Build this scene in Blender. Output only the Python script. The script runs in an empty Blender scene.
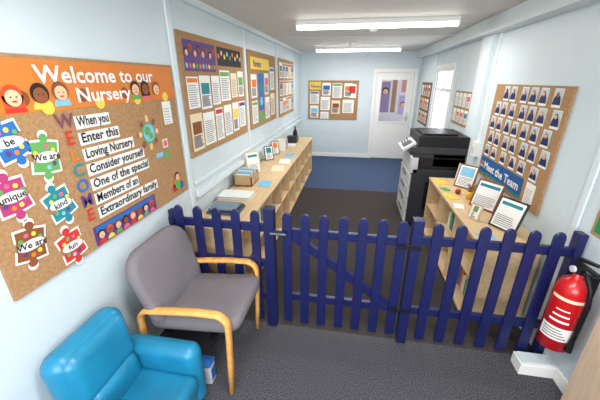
import bpy, bmesh, math, random
from mathutils import Vector, Matrix
random.seed(7)
scene=bpy.context.scene
scene.view_settings.view_transform='Standard'
COL=bpy.context.collection
# ------------------------------------------------------------------ materials
MATS={}
def lin(c):
    c=c/255.0
    return c/12.92 if c<=0.04045 else ((c+0.055)/1.055)**2.4
def mat(name,rgb,rough=0.6,noise=0.0,scale=20,bump=0.0,bscale=None,metal=0.0,emit=0.0,spec=0.3,rgb2=None,detail=3):
    if name in MATS: return MATS[name]
    m=bpy.data.materials.new(name);m.use_nodes=True
    nt=m.node_tree;b=nt.nodes['Principled BSDF']
    c=tuple(lin(x) for x in rgb)+(1,)
    b.inputs['Base Color'].default_value=c
    b.inputs['Roughness'].default_value=rough
    b.inputs['Metallic'].default_value=metal
    b.inputs['Specular IOR Level'].default_value=spec
    if noise>0 or bump>0 or rgb2:
        tc=nt.nodes.new('ShaderNodeTexCoord')
        n=nt.nodes.new('ShaderNodeTexNoise');n.inputs['Scale'].default_value=scale;n.inputs['Detail'].default_value=detail
        nt.links.new(tc.outputs['Object'],n.inputs['Vector'])
        r=nt.nodes.new('ShaderNodeValToRGB')
        if rgb2: c2=tuple(lin(x) for x in rgb2)+(1,);c1=c
        else:
            c1=tuple(max(0,x*(1-noise)) for x in c[:3])+(1,);c2=tuple(min(1,x*(1+noise)) for x in c[:3])+(1,)
        r.color_ramp.elements[0].color=c1;r.color_ramp.elements[1].color=c2
        r.color_ramp.elements[0].position=.35;r.color_ramp.elements[1].position=.65
        nt.links.new(n.outputs['Fac'],r.inputs['Fac']);nt.links.new(r.outputs['Color'],b.inputs['Base Color'])
        if bump>0:
            n2=nt.nodes.new('ShaderNodeTexNoise');n2.inputs['Scale'].default_value=bscale or scale;n2.inputs['Detail'].default_value=3
            nt.links.new(tc.outputs['Object'],n2.inputs['Vector'])
            bp=nt.nodes.new('ShaderNodeBump');bp.inputs['Strength'].default_value=bump;bp.inputs['Distance'].default_value=.01
            nt.links.new(n2.outputs['Fac'],bp.inputs['Height']);nt.links.new(bp.outputs['Normal'],b.inputs['Normal'])
    if emit>0:
        b.inputs['Emission Color'].default_value=c;b.inputs['Emission Strength'].default_value=emit
    MATS[name]=m;return m
def wood(name,rgb,rgb2,rough=.45,axis=1,scale=3):
    if name in MATS: return MATS[name]
    m=bpy.data.materials.new(name);m.use_nodes=True
    nt=m.node_tree;b=nt.nodes['Principled BSDF'];b.inputs['Roughness'].default_value=rough;b.inputs['Specular IOR Level'].default_value=.35
    tc=nt.nodes.new('ShaderNodeTexCoord');mp=nt.nodes.new('ShaderNodeMapping')
    s=[scale*9]*3;s[axis]=scale*.7;mp.inputs['Scale'].default_value=s
    n=nt.nodes.new('ShaderNodeTexNoise');n.inputs['Scale'].default_value=1.5;n.inputs['Detail'].default_value=5
    r=nt.nodes.new('ShaderNodeValToRGB')
    r.color_ramp.elements[0].color=tuple(lin(x) for x in rgb)+(1,);r.color_ramp.elements[1].color=tuple(lin(x) for x in rgb2)+(1,)
    r.color_ramp.elements[0].position=.3;r.color_ramp.elements[1].position=.7
    nt.links.new(tc.outputs['Object'],mp.inputs['Vector']);nt.links.new(mp.outputs['Vector'],n.inputs['Vector'])
    nt.links.new(n.outputs['Fac'],r.inputs['Fac']);nt.links.new(r.outputs['Color'],b.inputs['Base Color'])
    MATS[name]=m;return m
WALL=mat('wall_blue',(200,212,217),.45,.02,3,.05,60)
WSTRIP=mat('wall_strip',(210,221,225),.4,.01,5)
CEIL=mat('ceiling_white',(206,204,200),.6,.02,2)
WHITE=mat('white_paint',(232,232,230),.4,.01,5)
CARPET=mat('carpet_grey',(34,34,39),.95,0,150,.6,300,rgb2=(108,107,114),spec=.1,detail=3)
CARPETB=mat('carpet_brown_grey',(48,45,45),.95,0,200,.5,260,rgb2=(84,78,76),spec=.1,detail=2)
CARPET2=mat('carpet_blue',(54,68,96),.95,0,200,.5,260,rgb2=(86,102,132),spec=.1,detail=2)
NAVY=mat('navy_paint',(20,27,78),.36,.08,12,.08,25,spec=.5)
CORK=mat('cork',(154,118,82),.9,0,70,.1,150,rgb2=(172,135,96))
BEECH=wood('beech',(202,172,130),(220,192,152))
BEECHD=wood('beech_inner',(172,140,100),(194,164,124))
ARMW=wood('arm_wood',(212,148,72),(232,176,104),.35)
GREYF=mat('taupe_fabric',(120,115,120),.95,.10,250,.3,300,spec=.15)
TEAL=mat('teal_leather',(26,122,160),.36,.1,7,.35,10,spec=.5)
PAPER=mat('paper_white',(232,232,228),.6,.01,5)
CREAM=mat('paper_cream',(228,212,182),.6,.02,5)
INK=mat('ink_grey',(120,120,124),.7,.02,5)
BLACK=mat('black_plastic',(24,25,28),.4,.05,20)
DGREY=mat('dark_grey_plastic',(52,54,60),.45,.05,20)
LGREY=mat('light_grey_plastic',(200,202,204),.45,.02,20)
STEEL=mat('steel',(120,122,130),.35,.02,20,metal=.6)
RED=mat('red_enamel',(190,22,28),.25,.03,10,spec=.6)
def flat(n,rgb): return mat(n,rgb,.65,.03,12)
ORANGE=flat('print_orange',(224,120,40));YEL=flat('print_yellow',(232,200,80));GREEN=flat('print_green',(96,160,88))
PURP=flat('print_purple',(92,60,124));BLUE=flat('print_blue',(44,104,176));SKY=flat('print_sky',(124,186,218));PINK=flat('print_pink',(214,96,130))
SKIN=flat('print_skin',(232,186,150));SKIN2=flat('print_brown_skin',(134,84,54));HAIRR=flat('print_red_hair',(214,74,38));HAIRB=flat('print_dark_hair',(46,30,26))
TEALP=flat('print_teal',(36,130,142));BROWN=flat('print_brown',(132,76,44));MAG=flat('print_magenta',(170,60,110));REDP=flat('print_red',(200,52,46))
TXTD=flat('print_dark',(28,26,34));NAVYP=flat('navy_print',(34,40,92));BLOND=flat('print_blonde',(196,150,86));PHB=flat('photo_bg',(186,196,204));DBLUE=flat('banner_blue',(30,86,152))
# ------------------------------------------------------------------ builder
class B:
    def __init__(s): s.v=[];s.f=[];s.m=[];s.mats=[];s.sm=[]
    def mi(s,m):
        if m not in s.mats: s.mats.append(m)
        return s.mats.index(m)
    def add(s,vs,fs,m,smooth=False):
        o=len(s.v);s.v+=[tuple(v) for v in vs];k=s.mi(m)
        for f in fs: s.f.append([i+o for i in f]);s.m.append(k);s.sm.append(smooth)
    def box(s,x0,x1,y0,y1,z0,z1,m,M=None):
        vs=[Vector((x,y,z)) for x in(x0,x1) for y in(y0,y1) for z in(z0,z1)]
        if M: vs=[M@v for v in vs]
        s.add(vs,[(0,1,3,2),(4,6,7,5),(0,4,5,1),(2,3,7,6),(0,2,6,4),(1,5,7,3)],m)
    def soft(s,x0,x1,y0,y1,z0,z1,r,m,M=None,seg=5):
        bm=bmesh.new();bmesh.ops.create_cube(bm,size=1)
        for v in bm.verts: v.co=Vector(((x0+x1)/2+v.co.x*(x1-x0),(y0+y1)/2+v.co.y*(y1-y0),(z0+z1)/2+v.co.z*(z1-z0)))
        bmesh.ops.bevel(bm,geom=bm.edges[:],offset=r,segments=seg,profile=.5,affect='EDGES')
        bm.verts.index_update()
        vs=[(M@v.co if M else v.co.copy()) for v in bm.verts];fs=[[v.index for v in f.verts] for f in bm.faces]
        s.add(vs,fs,m,True);bm.free()
    def cyl(s,p0,p1,r,m,seg=16,r2=None,smooth=True):
        p0=Vector(p0);p1=Vector(p1);d=(p1-p0).normalized();a=d.orthogonal().normalized();b=d.cross(a);r2=r if r2 is None else r2
        vs=[];n=seg
        for p,rr in((p0,r),(p1,r2)):
            for i in range(n):
                t=2*math.pi*i/n;vs.append(p+a*math.cos(t)*rr+b*math.sin(t)*rr)
        s.add(vs,[(i,(i+1)%n,n+(i+1)%n,n+i) for i in range(n)],m,smooth)
        s.add(vs[:n],[list(range(n))[::-1]],m);s.add(vs[n:],[list(range(n))],m)
    def lathe(s,c,prof,m,seg=28,a0=0,a1=360):
        vs=[];full=(a1-a0==360);n=seg if full else seg+1
        for r,z in prof:
            for i in range(n):
                t=math.radians(a0+(a1-a0)*i/seg);vs.append((c[0]+r*math.cos(t),c[1]+r*math.sin(t),c[2]+z))
        fs=[]
        for k in range(len(prof)-1):
            for i in range(seg): fs.append((k*n+i,k*n+(i+1)%n,(k+1)*n+(i+1)%n,(k+1)*n+i))
        s.add(vs,fs,m,True)
    def tube(s,path,w,h,m,side=Vector((0,1,0)),smooth=True,n=8):
        P=[Vector(p) for p in path];vs=[]
        for i,p in enumerate(P):
            d=((P[min(i+1,len(P)-1)]-P[max(i-1,0)])).normalized()
            sd=(side-d*side.dot(d))
            sd=sd.normalized() if sd.length>1e-4 else d.orthogonal().normalized()
            up=d.cross(sd)
            for k in range(n):
                t=2*math.pi*(k+.5)/n;cx=math.cos(t);sx=math.sin(t)
                q=(abs(cx)**4+abs(sx)**4)**-.25
                vs.append(p+sd*cx*q*w/2+up*sx*q*h/2)
        fs=[]
        for i in range(len(P)-1):
            for k in range(n): fs.append((i*n+k,i*n+(k+1)%n,(i+1)*n+(k+1)%n,(i+1)*n+k))
        fs.append(list(range(n))[::-1]);fs.append([(len(P)-1)*n+k for k in range(n)])
        s.add(vs,fs,m,smooth)
    def prism(s,pts,ext,m):
        ext=Vector(ext);n=len(pts);a=[Vector(p) for p in pts];b=[p+ext for p in a]
        s.add(a+b,[list(range(n))[::-1],[n+i for i in range(n)]]+[(i,(i+1)%n,n+(i+1)%n,n+i) for i in range(n)],m)
    def pillow(s,M,w,h,r,t,dome,bend,m,taper=0):
        def ring(off,d,ns=8):
            W=w/2-off;H=h/2-off;R=max(r-off,.004);o=[]
            for cx,cy,a0 in((W-R,H-R,0),(-W+R,H-R,90),(-W+R,-H+R,180),(W-R,-H+R,270)):
                for i in range(ns+1):
                    t_=math.radians(a0+90*i/ns);o.append((cx+R*math.cos(t_),cy+R*math.sin(t_),d))
            return o
        e=t/2
        prof=[(min(w,h)*.45,-e-dome*.3),(min(w,h)*.25,-e-dome*.2)]
        for k in range(-4,5):
            ph=math.radians(90*k/4);prof.append((e*(1-math.cos(ph))*.8,e*math.sin(ph)))
        prof+=[(min(w,h)*.15,e+dome*.5),(min(w,h)*.27,e+dome*.8),(min(w,h)*.45,e+dome)]
        vs=[];n=None
        for off,d in prof:
            o=ring(off,d);n=len(o)
            for x,y,z in o: vs.append(M@Vector((x*(1+taper*y/h),y,z+bend*x*x)))
        fs=[]
        for k in range(len(prof)-1):
            for i in range(n): fs.append((k*n+i,k*n+(i+1)%n,(k+1)*n+(i+1)%n,(k+1)*n+i))
        fs.append(list(range(n))[::-1]);fs.append([(len(prof)-1)*n+i for i in range(n)])
        s.add(vs,fs,m,True)
    def done(s,name,parent=None,bevel=0,fix=True):
        me=bpy.data.meshes.new(name);me.from_pydata(s.v,[],s.f)
        for m in s.mats: me.materials.append(m)
        me.polygons.foreach_set('material_index',s.m);me.polygons.foreach_set('use_smooth',s.sm)
        if fix:
            bm=bmesh.new();bm.from_mesh(me);bmesh.ops.recalc_face_normals(bm,faces=bm.faces[:]);bm.to_mesh(me);bm.free()
        me.update();o=bpy.data.objects.new(name,me);COL.objects.link(o)
        if parent: o.parent=parent
        if bevel:
            b=o.modifiers.new('bev','BEVEL');b.width=bevel;b.segments=2;b.limit_method='ANGLE';b.angle_limit=math.radians(40)
        return o
def empty(name):
    o=bpy.data.objects.new(name,None);COL.objects.link(o);o.empty_display_size=.1;return o
TXT={}
def textmesh(s,size,bold):
    k=(s,bold)
    if k not in TXT:
        c=bpy.data.curves.new('t','FONT');c.body=s;c.size=1;c.align_x='LEFT';c.resolution_u=2;c.offset=.02 if bold else .0
        o=bpy.data.objects.new('t',c);COL.objects.link(o);bpy.context.view_layer.update()
        me=bpy.data.meshes.new_from_object(o.evaluated_get(bpy.context.evaluated_depsgraph_get()))
        TXT[k]=([v.co.copy() for v in me.vertices],[list(p.vertices) for p in me.polygons])
        bpy.data.objects.remove(o);bpy.data.meshes.remove(me)
    return TXT[k]
class Panel:
    """flat things pinned on a wall: origin O, u axis, up v, normal n"""
    def __init__(s,O,u,n,v=(0,0,1)): s.O=Vector(O);s.u=Vector(u);s.n=Vector(n);s.vv=Vector(v);s.b=B()
    def P(s,u,v,l=0): return s.O+s.u*u+s.vv*v+s.n*(.0014*l)
    def slab(s,u0,v0,u1,v1,th,m):
        a=[s.P(u0,v0),s.P(u1,v0),s.P(u1,v1),s.P(u0,v1)]
        s.b.prism(a,s.n*th,m);s.O=s.O+s.n*th
    def poly(s,pts,m,l=1): s.b.add([s.P(u,v,l) for u,v in pts],[list(range(len(pts)))],m)
    def rect(s,u0,v0,u1,v1,m,l=1,rot=0):
        cu,cv=(u0+u1)/2,(v0+v1)/2;c,t=math.cos(rot),math.sin(rot)
        s.poly([(cu+(a-cu)*c-(b-cv)*t,cv+(a-cu)*t+(b-cv)*c) for a,b in((u0,v0),(u1,v0),(u1,v1),(u0,v1))],m,l)
    def disc(s,u,v,r,m,l=2,ry=None,n=18,a0=0,a1=360):
        ry=ry or r
        s.poly([(u+r*math.cos(math.radians(a0+(a1-a0)*i/n)),v+ry*math.sin(math.radians(a0+(a1-a0)*i/n))) for i in range(n if a1-a0==360 else n+1)],m,l)
    def text(s,t,u,v,size,m,l=3,bold=True,rot=0,wid=None,center=False):
        vs,fs=textmesh(t,1,bold)
        w=max(p.x for p in vs);sx=size
        if wid: sx=wid/w
        c,q=math.cos(rot),math.sin(rot);off=-w*sx/2 if center else 0
        o=[]
        for p in vs:
            x=p.x*sx+off;y=p.y*size;o.append(s.P(u+x*c-y*q,v+x*q+y*c,l))
        s.b.add(o,fs,m)
    def paper(s,u,v,w,h,m=None,head=None,l=1,rot=0,lines=True,pic=None):
        s.rect(u,v,u+w,v+h,m or PAPER,l,rot)
        if head: s.rect(u+.06*w,v+h*.82,u+w*.94,v+h*.95,head,l+1,rot)
        if pic: s.rect(u+.12*w,v+h*.45,u+w*.88,v+h*.78,pic,l+1,rot)
        if lines:
            k=max(3,int(h/.022));top=.42 if pic else .78
            for i in range(k):
                y=v+h*(.08+(top-.08)*i/k);s.rect(u+.1*w,y,u+w*random.uniform(.7,.92),y+h*.018+.001,INK,l+1,0)
    def face(s,u,v,r,skin,hair,l=3,long=False):
        s.disc(u,v+r*.18,r*1.12,hair,l)
        if long: s.rect(u-r*1.1,v-r*1.1,u+r*1.1,v+r*.2,hair,l)
        s.disc(u,v-r*.05,r*.85,skin,l+1)
        for e in(-.3,.3): s.disc(u+e*r,v+.05*r,r*.09,TXTD,l+2,n=8)
        s.disc(u,v-r*.4,r*.3,REDP,l+2,ry=r*.1,n=10)
    def jig(s,u,v,w,m,l=2,txt=None,rot=0,tm=None):
        pts=[];h=w/2
        def edge(a,b,sgn):
            a=Vector(a);b=Vector(b);d=(b-a).normalized();nn=Vector((d.y,-d.x))*sgn;L=(b-a).length
            o=[a];c=a+d*L/2+nn*L*.16;r=L*.16
            for i in range(11):
                t=math.radians(-140+280*i/10)
                o.append(c+nn*(r*math.cos(t))+d*(r*math.sin(t)))
            return o
        cs=[(-h,-h),(h,-h),(h,h),(-h,h)];sg=[1,-1,1,-1]
        for i in range(4): pts+=edge(cs[i],cs[(i+1)%4],sg[i])
        c,q=math.cos(rot),math.sin(rot)
        def T(p,k): return (u+(p.x*c-p.y*q)*k,v+(p.x*q+p.y*c)*k)
        s.poly([T(p,1.15) for p in pts],PAPER,l);s.poly([T(p,1.0) for p in pts],m,l+1)
        for k in range(9):
            a_=k*.7+u*9;s.disc(u+h*.76*math.cos(a_),v+h*.76*math.sin(a_),w*.085,[YEL,PINK,GREEN,SKY,PURP,ORANGE][k%6],l+2,n=9)
        if txt:
            s.disc(u,v,w*.46,PAPER,l+3,ry=w*.19);s.text(txt,u,v-w*.10,w*.33,tm or TXTD,l+4,True,rot*.6,center=True)
    def done(s,name,child='panel'):
        e=empty(name);s.b.done(child,e,fix=False);return e

XL,XR,YB,YN,ZC=-1.29,1.39,7.57,-1.6,2.37
G=.002
# ------------------------------------------------------------------ room shell
def wall_with_hole(name,axis,c0,c1,a0,a1,h0,h1,z0,z1,m):
    b=B()
    def bx(a,bb,zz0,zz1):
        if axis=='x': b.box(c0,c1,a,bb,zz0,zz1,m)
        else: b.box(a,bb,c0,c1,zz0,zz1,m)
    bx(a0,h0,0,ZC);bx(h1,a1,0,ZC)
    if z0>0: bx(h0,h1,0,z0)
    bx(h0,h1,z1,ZC)
    return b.done(name)
b=B();b.box(XL-.1,XL,YN-.1,YB+.1,0,ZC,WALL);b.done('wall_left')
wall_with_hole('wall_right','x',XR,XR+.1,YN-.1,YB+.1,5.08,6.05,.95,1.97,WALL)
wall_with_hole('wall_back','y',YB,YB+.1,XL,XR,.44,1.28,0,1.96,WALL)
wall_with_hole('wall_front','y',YN-.1,YN,XL,XR,-.95,1.05,.85,2.1,WALL)
b=B();b.box(XL-.1,XR+.1,YN-.1,1.82,-.06,0,CARPET);b.box(XL-.1,XR+.1,1.82,5.1,-.06,0,CARPETB);b.box(XL-.1,XR+1.1,5.1,YB+1.7,-.06,0,CARPET2);b.done('floor')
b=B();b.box(XL-.1,XR+.1,YN-.1,YB+.1,ZC,ZC+.08,CEIL);b.done('ceiling')
b=B()
for y in(-.4,2.25,4.9): b.box(XL,XR-.13,y-.03,y+.03,ZC-.012,ZC,CEIL)
b.done('trim_ceiling_joint',bevel=.003)
b=B();b.box(XR-.13,XR,YN,YB,ZC-.14,ZC,WSTRIP);b.done('trim_ceiling_trunking',bevel=.004)
b=B();b.box(XL,XL+.05,YN,YB,ZC-.05,ZC,WSTRIP);b.done('trim_ceiling_left',bevel=.004)
b=B()
for y,w in((.1,.05),(2.185,.055),(3.7,.05),(5.22,.05),(6.75,.05)): b.box(XL,XL+.014,y-w/2,y+w/2,.09,ZC-.05,WSTRIP)
b.done('trim_wall_joint_left',bevel=.003)
b=B()
b.box(XR-.045,XR,3.78,4.05,.0,ZC-.14,WSTRIP)
for y in(.3,1.95,4.93,6.18): b.box(XR-.012,XR,y-.025,y+.025,.09,ZC-.14,WSTRIP)
b.done('trim_wall_joint_right',bevel=.003)
b=B();b.box(XL,XL+.035,2.25,YB,.86,.91,WSTRIP);b.box(XL,XL+.02,2.25,YB,.97,.995,WSTRIP);b.done('trim_dado_trunking',bevel=.004)
b=B();b.box(XL,XL+.015,YN,YB,0,.09,WHITE);b.done('baseboard_left',bevel=.003)
b=B();b.box(XR-.015,XR,YN,YB,0,.09,WHITE);b.done('baseboard_right',bevel=.003)
b=B();b.box(XL+.015,.385,YB-.015,YB,0,.09,WHITE);b.done('baseboard_back',bevel=.003)
# back door
e=empty('door_1')
b=B()
for x0,x1 in((.385,.45),(1.27,1.335)): b.box(x0,x1,YB-.03,YB+.08,0,1.95,WHITE)
b.box(.385,1.335,YB-.032,YB+.08,1.95,2.02,WHITE);b.done('frame',e)
b=B()
x0,x1,p0,p1,q0,q1=.455,1.265,.56,1.13,.88,1.80
b.box(x0,p0,YB,YB+.045,.01,1.945,WHITE);b.box(p1,x1,YB,YB+.045,.01,1.945,WHITE)
b.box(p0,p1,YB,YB+.045,.01,q0,WHITE);b.box(p0,p1,YB,YB+.045,q1,1.945,WHITE)
for a,c,d,f in((p0-.03,p0+.01,q0-.03,q1+.03),(p1-.01,p1+.03,q0-.03,q1+.03)): b.box(a,c,YB-.012,YB+.01,d,f,WHITE)
for d in(q0-.03,q1-.005): b.box(p0+.01,p1-.01,YB-.012,YB+.01,d,d+.035,WHITE)
b.done('leaf',e)
b=B();b.box(1.175,1.215,YB-.012,YB,.9,1.1,LGREY);b.cyl((1.195,YB-.045,1.0),(1.195,YB,1.0),.01,LGREY);b.cyl((1.2,YB-.045,1.0),(1.09,YB-.045,1.0),.009,LGREY);b.done('handle',e)
# lobby beyond the door: wall and a free-standing display screen
b=B();b.box(-.4,2.2,9.15,9.25,0,2.4,flat('lobby_wall',(214,206,204)));b.done('wall_lobby')
p=Panel((.60,9.1,0),(1,0,0),(0,-1,0));p.slab(0,0,.9,1.95,.02,flat('screen_board',(214,206,208)));p.b.box(.6,.66,8.95,9.1,0,.03,LGREY);p.b.box(1.44,1.5,8.95,9.1,0,.03,LGREY)
p.rect(.10,.95,.33,1.75,flat('print_mauve',(150,126,160)),1);p.rect(.38,.95,.50,1.80,flat('print_tan',(160,124,98)),1);p.rect(.58,.9,.82,1.4,flat('print_lilac',(180,164,200)),1);p.rect(.62,1.48,.80,1.85,flat('print_rose',(196,140,130)),1)
p.face(.21,1.5,.08,SKIN,HAIRB,2);p.face(.70,1.15,.07,SKIN,BROWN,2)
p.done('display_screen')
# right window
e=empty('window_1');b=B()
y0,y1,z0,z1=5.08,6.05,.95,1.97
for a,c in((y0,y0+.05),(y1-.05,y1),((y0+y1)/2-.025,(y0+y1)/2+.025)): b.box(XR+.01,XR+.06,a,c,z0,z1,WHITE)
for d in(z0,z1-.05,z1-.35): b.box(XR+.012,XR+.058,y0,y1,d,d+.05,WHITE)
for a,c in((y0-.06,y0),(y1,y1+.06)): b.box(XR-.012,XR,a,c,z0-.06,z1+.06,WHITE)
b.box(XR-.012,XR,y0,y1,z1,z1+.06,WHITE);b.box(XR-.05,XR,y0-.06,y1+.06,z0-.03,z0,WHITE)
b.done('frame',e)
e=empty('window_2');b=B()
for a,c in((-.95,-.89),(.99,1.05),(.02,.08)): b.box(a,c,YN-.07,YN-.01,.85,2.1,WHITE)
for d in(.85,2.04): b.box(-.95,1.05,YN-.068,YN-.012,d,d+.06,WHITE)
b.done('frame',e)

# ------------------------------------------------------------------ ceiling lights and added fill
TUBE=mat('tube_glow',(255,252,244),.4,emit=13)
def batten(y,x0,x1,power):
    e=empty('fluorescent_or_fill_light');b=B()
    b.box(x0,x1,y-.035,y+.035,ZC-.045,ZC,WHITE)
    b.box(x0-.012,x0,y-.04,y+.04,ZC-.085,ZC,WHITE);b.box(x1,x1+.012,y-.04,y+.04,ZC-.085,ZC,WHITE)
    b.done('batten',e)
    b=B();b.cyl((x0,y,ZC-.066),(x1,y,ZC-.066),.019,TUBE,16);b.done('tube',e)
    l=bpy.data.lights.new('lamp','AREA');l.shape='RECTANGLE';l.size=x1-x0;l.size_y=.06;l.energy=power;l.color=(1,.97,.93)
    o=bpy.data.objects.new('lamp',l);COL.objects.link(o);o.location=((x0+x1)/2,y,ZC-.1);o.parent=e
batten(3.60,-.645,.94,35);batten(6.4,-.78,.76,29);batten(.7,-.75,.8,34);batten(-1.0,-.75,.8,22)  # last two battens are out of view, added for fill light
for x,y in((.16,4.16),(-.11,5.81)):
    b=B();b.lathe((x,y,ZC-.045),[(0,0),(.035,.0),(.048,.012),(.052,.03),(.052,.045)],WHITE);b.done('smoke_detector')

# ------------------------------------------------------------------ boards
p=Panel((XL+G,.77,.98),(0,1,0),(1,0,0));p.slab(0,0,1.35,.91,.014,CORK)
BG=flat('print_orange_bg',(208,122,54))
p.rect(.02,.695,1.335,.895,BG,1)
for i in range(14): p.disc(.08+i*.095,.71+.02*(i%3),.03,[YEL,ORANGE,BROWN][i%3],2)
p.text('Welcome to our',.345,.805,.098,PAPER,4,wid=.77);p.text('Nursery',.515,.72,.09,PAPER,4,wid=.37)
for u,v,s,h,c,lg in((.235,.755,SKIN,HAIRR,REDP,True),(.345,.76,SKIN2,HAIRB,YEL,False),(.44,.765,SKIN,BROWN,SKY,False),(.93,.765,SKIN,HAIRB,GREEN,False),(1.02,.765,SKIN2,HAIRB,PINK,True),(1.13,.76,SKIN,BROWN,ORANGE,False)):
    p.disc(u,v-.055,.042,c,3,n=14,a0=0,a1=180);p.face(u,v,.036,s,h,4,lg)
for i,(ch,c) in enumerate(zip('WELCOME',(flat('letter_plum',(120,70,90)),REDP,ORANGE,TEALP,BLUE,PURP,REDP))): p.text(ch,.425,.617-i*.0765,.088,c,3,center=True)
for i,t in enumerate(('When you','Enter this','Loving Nursery','Consider yourself','One of the special','Members of an','Extraordinary family')):
    wd=.0243*len(t);p.rect(.475,.600-i*.0765,.495+wd,.660-i*.0765,PAPER,1);p.text(t,.485,.614-i*.0765,.064,TXTD,3,wid=wd)
p.disc(.985,.505,.066,GREEN,2);p.disc(.985,.505,.055,SKY,3);p.disc(.97,.52,.028,GREEN,4);p.disc(1.0,.485,.02,GREEN,4)
for k in range(8):
    a=k*math.pi/4;p.disc(.985+.082*math.cos(a),.505+.082*math.sin(a),.017,[SKIN,SKIN2][k%2],3,n=10);p.disc(.985+.098*math.cos(a),.505+.098*math.sin(a),.012,[REDP,PURP,YEL,PINK][k%4],2,n=10)
p.paper(1.17,.53,.1,.15);p.rect(1.11,.38,1.17,.44,CREAM,1);p.disc(1.14,.41,.022,PINK,2);p.rect(1.02,.33,1.1,.36,SKY,1);p.disc(1.14,.33,.03,GREEN,2)
p.disc(1.215,.1,.055,ORANGE,2);p.disc(1.215,.09,.04,GREEN,3);p.face(1.215,.145,.028,SKIN,HAIRB,4);p.disc(1.26,.07,.03,BLUE,2);p.disc(1.17,.07,.03,REDP,2)
p.rect(.415,.008,.93,.115,PURP,1);p.rect(.43,.08,.915,.108,BLUE,2)
for i in range(8): p.face(.455+i*.061,.06,.022,[SKIN,SKIN2][i%2],[HAIRB,HAIRR,BROWN][i%3],4);p.disc(.455+i*.061,.013,.025,[REDP,YEL,GREEN,PINK][i%4],3,n=10,a0=0,a1=180)
for u,v,m,t,r in((.17,.60,BLUE,'be',.3),(.29,.515,GREEN,'We are',-.15),(.115,.40,MAG,'unique',.1),(.29,.30,TEALP,'kind',.25),(.12,.19,BROWN,'We are',-.2),(.285,.09,REDP,'fun',.15)):
    p.jig(u,v,.118,m,2,t,r)
p.done('welcome_notice_board','board')

def left_board(name,y0,y1,z0,z1,layout):
    p=Panel((XL+G,y0,z0),(0,1,0),(1,0,0));p.slab(0,0,y1-y0,z1-z0,.012,CORK);layout(p,y1-y0,z1-z0);p.done(name,'board')
def L2(p,w,h):
    p.rect(.06,.66,.62,.88,PURP,1)
    for i in range(8): p.face(.10+i*.068,.79+.03*(i%2),.026,[SKIN,SKIN2][i%2],[HAIRB,HAIRR,BROWN][i%3],3)
    for i in range(10): p.disc(.09+i*.055,.70,.02,[SKY,PINK,YEL,GREEN,ORANGE][i%5],2,n=8)
    p.rect(.66,.72,1.28,.88,TXTD,1)
    for i in range(9): p.disc(.69+i*.07,.80+.03*(i%2),.022,[ORANGE,SKIN,YEL,SKY,GREEN][i%5],2,n=10)
    p.paper(.05,.38,.19,.24,head=ORANGE);p.paper(.26,.36,.2,.27,pic=TEALP);p.paper(.49,.38,.17,.25);p.paper(.68,.40,.24,.28,head=GREEN);p.paper(.95,.42,.17,.24,CREAM);p.paper(1.15,.42,.17,.26,pic=GREEN)
    p.paper(.04,.04,.2,.3,CREAM,pic=BROWN);p.paper(.26,.05,.22,.28);p.paper(.51,.05,.17,.3,head=REDP);p.paper(.71,.06,.2,.3);p.paper(.94,.07,.17,.3,pic=YEL);p.paper(1.13,.09,.2,.28,head=PURP)
def L3(p,w,h):
    p.rect(.1,.72,.95,.86,YEL,1);p.text('Parents',.2,.75,.11,PURP,3)
    p.rect(.38,.2,.62,.68,BLUE,1);p.disc(.5,.5,.08,TEALP,2);p.disc(.5,.32,.06,SKY,2)
    p.paper(.08,.38,.24,.28,pic=ORANGE);p.paper(.08,.06,.24,.28,head=GREEN);p.paper(.68,.4,.22,.28,pic=PINK);p.paper(.68,.06,.24,.3);p.paper(.98,.45,.25,.32,head=BLUE);p.paper(.98,.08,.25,.32,CREAM)
    p.rect(.38,.05,.62,.17,GREEN,1)
def L4(p,w,h):
    for i in range(5):
        for j in range(3): p.paper(.06+i*.25,.06+j*.29,.2,.25,random.choice([PAPER,CREAM,PAPER]),head=random.choice([None,BLUE,REDP,GREEN]),pic=random.choice([None,ORANGE,PURP,TEALP,None]))
left_board('parents_notice_board',2.25,3.63,1.2,2.13,L2);left_board('information_notice_board',3.77,5.11,1.2,2.13,L3);left_board('menu_notice_board',5.32,6.62,1.18,2.13,L4)
p=Panel((-1.1,YB-G,.9),(1,0,0),(0,-1,0));p.slab(0,0,1.17,.88,.012,CORK)
p.rect(.03,.68,.3,.85,YEL,1);p.text('News',.06,.72,.1,BLUE,3);p.paper(.33,.55,.2,.28,pic=BLUE);p.paper(.57,.5,.22,.32,head=GREEN);p.paper(.84,.52,.2,.3,pic=ORANGE)
p.paper(.04,.36,.22,.28,head=PURP);p.paper(.3,.22,.22,.3);p.paper(.56,.14,.2,.3,CREAM,pic=BROWN);p.paper(.82,.16,.26,.3);p.paper(.05,.04,.2,.28,pic=SKY);p.paper(.3,.02,.2,.16);p.rect(.96,.5,1.12,.8,PAPER,2);p.rect(.98,.6,1.1,.76,REDP,3)
p.done('corridor_notice_board','board')
# staff board
p=Panel((XR-G,3.49,.86),(0,-1,0),(-1,0,0));p.slab(0,0,1.17,.9,.014,CORK)
def card(u,v,w=.104,h=.125,n=0):
    p.rect(u,v,u+w,v+h,PAPER,1);p.rect(u+.006,v+.018,u+w-.006,v+h-.005,PHB,2)
    cu=u+w/2;p.disc(cu,v+.018,w*.44,NAVYP,3,ry=h*.55,n=14,a0=0,a1=180)
    p.face(cu,v+h*.66,w*.16,SKIN if n%5 else SKIN2,[HAIRB,BROWN,BLOND][n%3],4,n%2==0)
n=0
for v,us in ((.76,(.20,.33,.52,.66,.80,.97)),(.62,(.09,.22,.38,.56,.70,.84,1.02)),(.48,(.05,.19,.36,.50,.66,.81,.97)),(.34,(.08,.22,.40,.54,.72,.86,1.02)),(.215,(.06,.22,.42,.60,.76,.95))):
    for u in us:
        card(u,v,h=.125 if v>.3 else .11,n=n);n+=1
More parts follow.
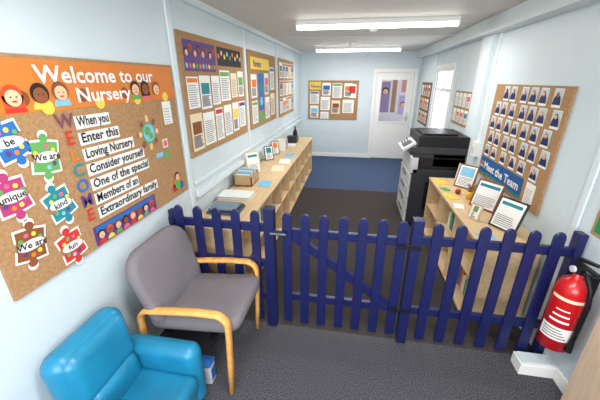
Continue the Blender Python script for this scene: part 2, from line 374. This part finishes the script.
p.rect(.03,.03,.90,.20,DBLUE,2);p.rect(.03,.03,.90,.055,TEALP,3);p.text('Meet the Team',.13,.085,.105,PAPER,4,wid=.72)
for i in range(4): p.disc(.06+i*.02,.10+.04*(i%2),.018,[YEL,PINK,SKY,GREEN][i],3,n=8)
p.paper(.95,.03,.13,.17)
p.done('staff_photo_board','board')
p=Panel((XR-G,4.78,1.24),(0,-1,0),(-1,0,0));p.slab(0,0,.66,.42,.012,CORK)
for i in range(4):
    for j in range(2): p.paper(.03+i*.155,.03+j*.2,.13,.17,pic=random.choice([ORANGE,TEALP,PINK,None]))
p.done('small_notice_board','board')
p=Panel((XR-G,7.18,.95),(0,-1,0),(-1,0,0));p.slab(0,0,.86,.8,.012,flat('board_brown',(120,84,66)))
for i in range(4):
    for j in range(3): p.paper(.05+i*.2,.05+j*.25,.15,.2,random.choice([CREAM,PAPER,SKIN]),pic=random.choice([ORANGE,BROWN,PINK,None]))
p.done('photo_display_board','board')
b=B();b.box(XR-.05,XR,3.62,3.72,1.0,1.16,WHITE);b.box(XR-.054,XR-.05,3.635,3.705,1.03,1.1,LGREY);b.box(XR-.015,XR,3.66,3.68,1.16,ZC-.14,WHITE);b.done('wall_control_box',bevel=.003)
p=Panel((XR-.006,1.80,1.0),(0,-1,0),(-1,0,0));p.b.box(XR-.006,XR-.001,1.62,1.82,.98,1.24,CORK);p.rect(.0,.0,.2,.1,flat('sign_green',(30,130,80)),1);p.rect(.0,.11,.2,.2,YEL,1);p.disc(.08,.05,.03,REDP,2);p.done('fire_action_sign','sign')
b=B();b.box(XR-.035,XR-.001,1.44,1.53,1.1,1.19,RED);b.box(XR-.038,XR-.034,1.46,1.51,1.12,1.17,PAPER);b.done('fire_call_point',bevel=.004)

# ------------------------------------------------------------------ fence
YF=1.82
def picket(b,x,w=.064,z0=.045,z1=.975,y=YF,th=.02):
    h=w/2;pts=[(x-h,y,z0),(x+h,y,z0),(x+h,y,z1-.04)]
    for i in range(1,8):
        t=math.pi*i/8;pts.append((x+h*math.cos(t),y,z1-.04+.04*math.sin(t)))
    pts.append((x-h,y,z1-.04));b.prism(pts,(0,-th,0),NAVY)
def rail(b,x0,x1,z,h=.06): b.box(x0,x1,YF+.0005,YF+.03,z-h/2,z+h/2,NAVY)
fe=empty('picket_fence')
b=B()
for x in(-1.19,-1.045,-.905,-.765,-.625): picket(b,x)
rail(b,XL+G,-.55,.84);rail(b,XL+G,-.55,.55);rail(b,XL+G,-.55,.26)
b.box(-.56,-.49,YF-.03,YF+.04,0,1.0,NAVY);b.box(XL+.016,XL+.05,YF-.01,YF+.032,.0,.93,NAVY)
b.done('left_panel',fe,.004)
b=B()
for x in(-.40,-.275,-.15,-.02,.105,.23,.355): picket(b,x,z0=.06)
rail(b,-.435,.39,.82);rail(b,-.435,.39,.28)
d=Vector((.35+.40,0,.28-.82));d.normalize();nn=Vector((-d.z,0,d.x))*.033
a=Vector((-.40,YF+.001,.82));c=Vector((.35,YF+.001,.28));b.prism([a-nn,c-nn,c+nn,a+nn],(0,.026,0),NAVY)
b.done('gate',fe,.004)
b=B()
for z in(.30,.80): b.box(.33,.47,YF-.036,YF-.03,z-.014,z+.014,BLACK)
b.box(-.50,-.40,YF-.045,YF-.024,.815,.845,NAVY);b.cyl((-.51,YF-.05,.83),(-.40,YF-.05,.83),.008,STEEL);b.cyl((-.45,YF-.05,.83),(-.45,YF-.075,.83),.007,STEEL)
b.done('latch_and_hinges',fe)
b=B()
b.box(.41,.475,YF-.03,YF+.04,0,.99,NAVY)
for x in(.565,.70,.835,.97,1.105,1.235): picket(b,x)
rail(b,.47,XR-G,.84);rail(b,.47,XR-G,.28);b.box(XR-.06,XR-.016,YF-.02,YF+.045,.0,.97,NAVY)
b.done('right_panel',fe,.004)

# ------------------------------------------------------------------ shelves
def bookcase(name,x0,x1,y0,y1,z1,bays,shelves,openneg):
    e=empty(name);b=B();t=.018
    b.box(x0-(.01 if openneg else 0),x1+(0 if openneg else .01),y0-.004,y1+.004,z1-.022,z1,BEECH)
    b.box(x0+.001,x1-.001,y0+.001,y1-.001,.04,.058,BEECH)
    bx=(x1-.008,x1-.001) if openneg else (x0+.001,x0+.008)
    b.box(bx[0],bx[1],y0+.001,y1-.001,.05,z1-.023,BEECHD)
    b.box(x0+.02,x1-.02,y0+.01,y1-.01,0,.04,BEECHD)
    for i in range(bays+1):
        y=y0+(y1-y0-t)*i/bays;b.box(x0,x1,y,y+t,.04,z1-.022,BEECH)
    for i in range(bays):
        ya=y0+(y1-y0-t)*i/bays+t;yb=y0+(y1-y0-t)*(i+1)/bays
        for k in range(1,shelves):
            z=.05+(z1-.07)*k/shelves;b.box(x0+.01,x1-.01,ya,yb,z,z+.016,BEECH)
    b.done('carcass',e,.0015)
    b=B();cols=[BLUE,REDP,YEL,GREEN,PURP,PAPER,TEALP,CREAM,DGREY,ORANGE,PAPER,CREAM]
    for i in range(bays):
        for k in range(shelves):
            if random.random()<.4: continue
            ya=y0+(y1-y0-t)*i/bays+t+.02;z=.05+(z1-.07)*k/shelves+.016;hh=(z1-.07)/shelves-.03;end=y0+(y1-y0-t)*(i+1)/bays-.02
            while ya<end-.06:
                w=random.uniform(.012,.05);dd=random.uniform(.15,.26)
                if openneg: b.box(x0+.09,x0+.09+dd,ya,ya+w,z,z+hh*random.uniform(.5,.9),random.choice(cols))
                else: b.box(x1-.10-dd,x1-.10,ya,ya+w,z,z+hh*random.uniform(.5,.9),random.choice(cols))
                ya+=w+.002
                if random.random()<.12: ya+=random.uniform(.05,.2)
    b.done('books',e,.001)
bookcase('bookcase',XL+.04,-.80,1.98,6.1,.72,9,2,False)
bookcase('low_bookcase',.94,XR-.02,2.12,3.68,.72,3,2,True)

def stand_sign(name,x,y,z,w,h,ang,tilt,m=PAPER,pic=None,frame=None,fw=.012):
    a=math.radians(ang);f=Vector((math.cos(a),math.sin(a),0));r=Vector((-f.y,f.x,0))
    up=(Vector((0,0,1))*math.cos(tilt)-f*math.sin(tilt));n=up.cross(r)*-1
    if n.dot(f)<0: n=-n
    o=Vector((x,y,z+.004))-r*w/2
    e=empty(name);p=Panel(o,r,n,up)
    p.b.prism([p.P(0,0),p.P(w,0),p.P(w,h),p.P(0,h)],-n*.008,frame or LGREY)
    p.rect(fw,fw,w-fw,h-fw,m,1)
    if pic: p.rect(.03,h*.5,w-.03,h*.88,pic,2)
    else: p.rect(.03,h*.76,w-.03,h*.86,random.choice([TEALP,DGREY,PURP]),2)
    for i in range(6): p.rect(.03,h*(.12+.06*i),w-.03-random.random()*.03,h*(.12+.06*i)+.005,INK,2)
    c=o+r*w/2+up*h*.7;foot=Vector((c.x,c.y,z))-f*(h*.22)
    p.b.prism([c-n*.008-r*.03,c-n*.008+r*.03,foot+r*.03,foot-r*.03],-f*.003,frame or LGREY)
    p.b.done('sign',e,fix=False)
T=.72
stand_sign('tabletop_sign',1.17,2.74,T,.24,.26,215,.32,frame=BROWN,fw=.016)
stand_sign('framed_notice',1.17,2.33,T,.22,.25,210,.32,frame=DGREY,fw=.014)
stand_sign('picture_stand',1.19,3.32,T,.2,.25,225,.3,pic=SKY,frame=BROWN,fw=.014)
stand_sign('photo_frame',1.02,2.50,T,.10,.13,215,.3,pic=flat('photo_green',(120,140,90)),frame=BEECH)
stand_sign('acrylic_leaflet_holder',1.23,3.56,T,.12,.2,225,.25,m=CREAM,pic=PINK,frame=LGREY)
b=B()
for x,y,w,d,m,r in((1.0,3.03,.1,.15,YEL,.3),(1.27,3.02,.08,.11,GREEN,-.2),(1.02,3.5,.12,.16,YEL,.2),(1.0,2.78,.08,.12,PAPER,-.2),(1.02,2.2,.12,.08,SKY,.1),(1.0,3.25,.07,.1,GREEN,.3)):
    M=Matrix.Translation((x,y,T))@Matrix.Rotation(r,4,'Z');b.box(-w/2,w/2,-d/2,d/2,0,.006,m,M)
b.done('leaflets')
b=B();b.lathe((1.16,3.0,T),[(0,0),(.03,0),(.038,.04),(.042,.08),(.037,.08),(.032,.01),(0,.01)],flat('pot_yellow',(222,176,60)))
for i in range(6): b.cyl((1.16,3.0,T+.02),(1.16+.035*math.cos(i),3.0+.035*math.sin(i),T+.15),.004,[BLUE,REDP,GREEN][i%3],8)
b.done('pencil_pot')
b=B();b.lathe((1.09,3.13,T),[(0,0),(.015,.0),(.026,.015),(.028,.028),(.022,.043),(.005,.046),(0,.042)],flat('apple',(150,50,36)));b.cyl((1.09,3.13,T+.044),(1.093,3.13,T+.06),.002,BROWN,6);b.done('apple')
# left shelf items
def sheets(name,items):
    b=B()
    for i,(x,y,w,d,r,nn) in enumerate(items):
        M=Matrix.Translation((x,y,T))@Matrix.Rotation(r,4,'Z')
        for k in range(nn):
            M2=M@Matrix.Rotation(random.uniform(-.06,.06),4,'Z');b.box(-w/2,w/2,-d/2,d/2,k*.006,k*.006+.005,[PAPER,CREAM,PAPER,SKY][(k+i)%4],M2)
    b.done(name)
sheets('paper_stack',[(-1.10,2.68,.32,.2,.05,5)])
sheets('loose_leaflets',[(-.93,3.72,.16,.26,.15,2),(-.92,4.08,.15,.24,.1,2),(-.92,4.45,.15,.2,-.05,2),(-.93,3.1,.14,.2,.1,1)])
sheets('leaflet_pile',[(-1.08,5.2,.2,.22,.1,3)])
b=B();b.box(-1.2,-.92,2.22,2.44,T,T+.02,flat('book_blue',(70,96,130)));b.box(-1.18,-.93,2.23,2.43,T+.02,T+.035,DGREY);b.box(-1.19,-.95,2.24,2.42,T+.035,T+.05,flat('book_slate',(120,136,150)));b.done('ring_binder_stack',bevel=.003)
e=empty('leaflet_box');b=B()
b.box(-1.24,-1.04,2.98,3.24,T,T+.01,BEECHD);b.box(-1.05,-1.04,2.98,3.24,T,T+.1,BEECHD);b.box(-1.24,-1.23,2.98,3.24,T,T+.14,BEECHD);b.box(-1.24,-1.04,2.98,2.99,T,T+.12,BEECHD);b.box(-1.24,-1.04,3.23,3.24,T,T+.12,BEECHD);b.box(-1.24,-1.04,3.10,3.11,T,T+.12,BEECHD)
b.done('box',e);b=B()
for i in range(8): b.box(-1.22,-1.06,3.0+i*.028,3.006+i*.028,T+.01,T+.13+.02*(i%2),[PAPER,SKY,CREAM,PAPER][i%4])
b.done('leaflets',e)
stand_sign('easel_sign',-1.15,3.44,T,.19,.27,-40,.2,pic=None,m=PAPER,frame=BEECH)
stand_sign('visitor_sign',-1.15,4.14,T,.14,.2,-45,.2,pic=TEALP,frame=DGREY)
stand_sign('small_picture_stand',-1.15,4.50,T,.13,.2,-50,.2,pic=ORANGE,frame=BROWN)
b=B();b.lathe((-1.1,5.85,T),[(0,0),(.04,0),(.045,.12),(.03,.17),(.015,.19),(.015,.24),(0,.24)],BLACK);b.done('hand_gel_bottle')
b=B();b.box(-1.2,-1.0,5.45,5.65,T,T+.10,DGREY);b.box(-1.19,-1.01,5.46,5.64,T+.10,T+.11,BLACK);b.done('storage_box',bevel=.004)
b=B();y=4.78
for i in range(9):
    w=random.uniform(.015,.03);b.box(-1.22,-1.06,y,y+w,T,T+random.uniform(.12,.2),random.choice([BLUE,REDP,PAPER,GREEN,CREAM,PURP]));y+=w+.001
b.done('book_row')

# ------------------------------------------------------------------ copier
e=empty('photocopier');x0,x1,y0,y1=.72,1.33,3.80,4.48
b=B()
b.box(x0+.03,x1,y0,y1,.05,.78,DGREY);b.box(x0+.05,x1-.03,y0+.03,y1-.03,.02,.05,BLACK)
for i in range(4): b.box(x0,x0+.03,y0+.005,y1-.005,.06+i*.165,.06+i*.165+.155,LGREY);b.box(x0-.012,x0,y0+.2,y1-.2,.15+i*.165,.17+i*.165,DGREY)
b.box(x0+.005,x0+.09,y0,y1,.725,.92,LGREY)
b.box(x0+.09,x1,y0,y1,.78,.82,BLACK);b.box(x0+.25,x1,y0,y1,.82,.97,BLACK);b.box(x0+.02,x1,y0,y0+.06,.92,.97,DGREY);b.box(x0+.09,x1,y0,y0+.06,.82,.92,BLACK)
b.box(x0+.02,x1,y0-.005,y1,.97,1.05,DGREY);b.box(x0+.06,x1+.01,y0,y1-.01,1.05,1.18,BLACK)
b.box(x0+.12,x1-.1,y0+.08,y1-.1,1.18,1.2,BLACK)
for cx in(x0+.1,x1-.08):
    for cy in(y0+.08,y1-.08): b.cyl((cx,cy-.015,.02),(cx,cy+.015,.02),.02,BLACK,12)
b.done('body',e,.01)
b=B();M=Matrix.Translation((x0-.02,4.1,1.03))@Matrix.Rotation(-.55,4,'Y')
b.box(-.09,.09,-.2,.2,-.015,.015,LGREY,M);b.box(-.06,.06,-.14,.06,.015,.018,BLACK,M)
for i in range(4):
    for j in range(3): b.box(-.05+j*.035,-.03+j*.035,.08+i*.026,.1+i*.026,.015,.02,DGREY,M)
b.box(x0+.2,x1-.15,y0-.012,y0,.25,.62,BLACK)
b.box(x0+.1,x0+.25,y0+.1,y1-.1,.82,.825,PAPER)
b.done('control_panel',e,.002)

# ------------------------------------------------------------------ reception chair
e=empty('reception_chair')
yc=1.505
b=B()
M=Matrix.Translation((-.87,yc,.44))@Matrix.Rotation(math.radians(-5),4,'Y')
b.pillow(M,.60,.50,.09,.10,.018,.12,GREYF);b.done('seat',e)
b=B()
up=Vector((-.27,0,.963)).normalized();fw=Vector((.963,0,.27)).normalized()
M=Matrix(((0,up.x,fw.x,-1.13),(-1,up.y,fw.y,yc-.015),(0,up.z,fw.z,.63),(0,0,0,1)))
b.pillow(M,.55,.53,.15,.08,.02,.30,GREYF,taper=.12);b.done('backrest',e)
def arc(c,r,a0,a1,n,y): return [(c[0]+r*math.cos(math.radians(a0+(a1-a0)*i/n)),y,c[1]+r*math.sin(math.radians(a0+(a1-a0)*i/n))) for i in range(n+1)]
b=B()
for y in(yc-.275,yc+.262):
    path=[(-.635,y,0),(-.628,y,.2),(-.618,y,.45)]+arc((-.693,.515),.075,0,90,6,y)+[(-.8,y,.588),(-.95,y,.575),(-1.07,y,.56)]+arc((-1.09,.49),.07,80,170,5,y)+[(-1.165,y,.4),(-1.175,y,.2),(-1.19,y,0)]
    b.tube(path,.05,.028,ARMW,n=12)
b.done('arm_frames',e)
b=B()
for x in(-.75,-1.05): b.box(x-.02,x+.02,yc-.27,yc+.26,.335,.365,BLACK)
b.box(-1.15,-1.12,yc-.03,yc+.03,.36,.6,BLACK)
b.done('underframe',e)
# ------------------------------------------------------------------ teal child armchair
e=empty('childs_armchair');y0,y1=.665,1.195;x0,x1=-1.265,-.755
b=B()
b.soft(x0+.05,x1-.02,y0+.02,y1-.02,.03,.22,.03,TEAL)
for cx in(x0+.06,x1-.06):
    for cy in(y0+.06,y1-.06): b.cyl((cx,cy,0),(cx,cy,.04),.018,BLACK)
b.done('base',e)
b=B();b.soft(x0+.10,x1+.012,y0+.11,y1-.11,.17,.31,.045,TEAL,seg=7);b.done('seat_cushion',e)
b=B()
for a,c in((y0,y0+.125),(y1-.125,y1)):
    b.soft(x0+.05,x1,a,c,.03,.45,.06,TEAL,seg=8)
b.done('arms',e)
b=B();M=Matrix.Translation((x0+.10,0,.2))@Matrix.Rotation(math.radians(-6),4,'Y')@Matrix.Translation((-x0-.10,0,-.2))
b.soft(x0+.035,x0+.18,y0+.05,y1-.07,.10,.70,.07,TEAL,M,seg=8)
b.soft(x0+.08,x0+.205,y0+.075,y1-.095,.40,.68,.06,TEAL,M,seg=8)
b.soft(x0+.09,x0+.22,y0+.095,y1-.115,.24,.44,.06,TEAL,M,seg=8)
b.done('back',e)
e=empty('storage_tub');b=B();b.soft(-.86,-.775,1.245,1.315,0,.15,.01,flat('carton_grey',(196,202,208)));b.box(-.777,-.773,1.255,1.305,.03,.12,BLUE);b.done('tub',e);b=B();b.soft(-.865,-.77,1.24,1.32,.15,.165,.006,BLUE);b.done('lid',e)

# ------------------------------------------------------------------ extinguisher
e=empty('fire_extinguisher');cx,cy,z0=XR-.10,1.665,.285
b=B();R=.082
b.lathe((cx,cy,z0),[(0,.01),(.06,.0),(R,.012),(R,.40),(R*.95,.43),(R*.75,.462),(R*.42,.482),(.026,.49),(.022,.52),(0,.52)],RED)
b.done('cylinder',e)
b=B();b.lathe((cx,cy,z0+.09),[(R+.001,0),(R+.001,.09)],PAPER,a0=175,a1=285);b.lathe((cx,cy,z0+.36),[(R+.001,0),(R+.001,.02)],CREAM,a0=175,a1=285);
for k in range(4): b.lathe((cx,cy,z0+.105+k*.018),[(R+.002,0),(R+.002,.006)],TXTD,a0=185,a1=270-k*8)
for k in range(3): b.lathe((cx,cy,z0+.215+k*.04),[(R+.001,0),(R+.001,.014-.003*k)],PAPER,a0=195+6*k,a1=262-5*k)
b.done('label',e,fix=False)
b=B();b.cyl((cx,cy,z0+.515),(cx,cy,z0+.56),.024,BLACK)
b.prism([(cx-.012,cy+.03,z0+.555),(cx-.012,cy-.12,z0+.57),(cx-.012,cy-.12,z0+.582),(cx-.012,cy+.03,z0+.575)],(.024,0,0),BLACK)
b.prism([(cx-.012,cy+.03,z0+.58),(cx-.012,cy-.11,z0+.62),(cx-.012,cy-.11,z0+.632),(cx-.012,cy+.03,z0+.60)],(.024,0,0),BLACK)
b.cyl((cx-.03,cy,z0+.54),(cx-.045,cy,z0+.54),.018,LGREY)
hose=[(cx,cy-.02,z0+.535),(cx+.0,cy-.06,z0+.53),(cx+.01,cy-.098,z0+.47),(cx+.02,cy-.107,z0+.38),(cx+.02,cy-.105,z0+.22),(cx+.02,cy-.102,z0+.14)]
b.tube(hose,.022,.022,BLACK,side=Vector((1,0,0)),n=10);b.cyl(hose[-1],(cx+.02,cy-.1,z0+.05),.012,BLACK,r2=.020)
b.done('valve_and_hose',e)
b=B();b.box(XR-.04,XR-.001,cy-.02,cy+.02,z0+.1,z0+.5,BLACK);b.done('wall_bracket',e)

b=B();b.box(1.17,XR-.016,1.66,1.77,0,.085,WHITE);b.box(1.18,XR-.02,1.67,1.76,.085,.1,WSTRIP);b.done('pipe_boxing',bevel=.004)
e=empty('wall_cupboard_unit');b=B();PINKW=wood('pale_wood',(196,170,144),(212,188,164),axis=2)
b.box(1.30,XR-.017,.5,1.47,0,.82,PINKW);b.box(1.285,XR-.017,.5,1.485,.82,.845,BEECH);b.box(1.29,1.30,.52,.98,.05,.80,PINKW);b.box(1.29,1.30,1.0,1.46,.05,.80,PINKW);b.cyl((1.28,.93,.4),(1.28,.93,.5),.007,LGREY);b.cyl((1.28,1.05,.4),(1.28,1.05,.5),.007,LGREY)
b.done('body',e,.003)

# put each parent empty at the base centre of its own parts
bpy.context.view_layer.update()
for o in list(scene.objects):
    if o.type=='EMPTY' and not o.parent:
        pts=[c.matrix_world@Vector(q) for c in o.children if c.type=='MESH' for q in c.bound_box]
        if pts:
            mn=Vector([min(q[i] for q in pts) for i in range(3)]);mx=Vector([max(q[i] for q in pts) for i in range(3)])
            P=Vector(((mn.x+mx.x)/2,(mn.y+mx.y)/2,mn.z));o.location=P
            for c in o.children: c.location=c.location-P
# ------------------------------------------------------------------ world + daylight
w=bpy.data.worlds.new('sky');scene.world=w;w.use_nodes=True
w.node_tree.nodes['Background'].inputs[0].default_value=(.88,.93,1,1);w.node_tree.nodes['Background'].inputs[1].default_value=1.3
def area(name,loc,rot,sx,sy,en,col):
    l=bpy.data.lights.new(name,'AREA');l.shape='RECTANGLE';l.size=sx;l.size_y=sy;l.energy=en;l.color=col
    o=bpy.data.objects.new(name,l);COL.objects.link(o);o.location=loc;o.rotation_euler=rot
area('window_daylight',(.05,YN-.15,1.5),(math.radians(90),0,0),1.9,1.2,95,(.97,.98,1))
area('side_window_daylight',(XR+.2,5.56,1.5),(0,math.radians(90),0),.95,.95,22,(.95,.97,1))
# ------------------------------------------------------------------ camera
a=math.radians(21.62);y=math.radians(9.73);r=math.radians(.07)
fh=Vector((-math.sin(y),math.cos(y),0));rt=Vector((math.cos(y),math.sin(y),0));z=Vector((0,0,1))
f=fh*math.cos(a)-z*math.sin(a);up=fh*math.sin(a)+z*math.cos(a)
r2=rt*math.cos(r)+up*math.sin(r);u2=up*math.cos(r)-rt*math.sin(r)
cd=bpy.data.cameras.new('camera');c=bpy.data.objects.new('camera',cd);COL.objects.link(c)
c.matrix_world=Matrix(((r2.x,u2.x,-f.x,0),(r2.y,u2.y,-f.y,0),(r2.z,u2.z,-f.z,1.8),(0,0,0,1)))
cd.sensor_width=36;cd.lens=304.15/600*36;cd.clip_start=.02
scene.camera=c
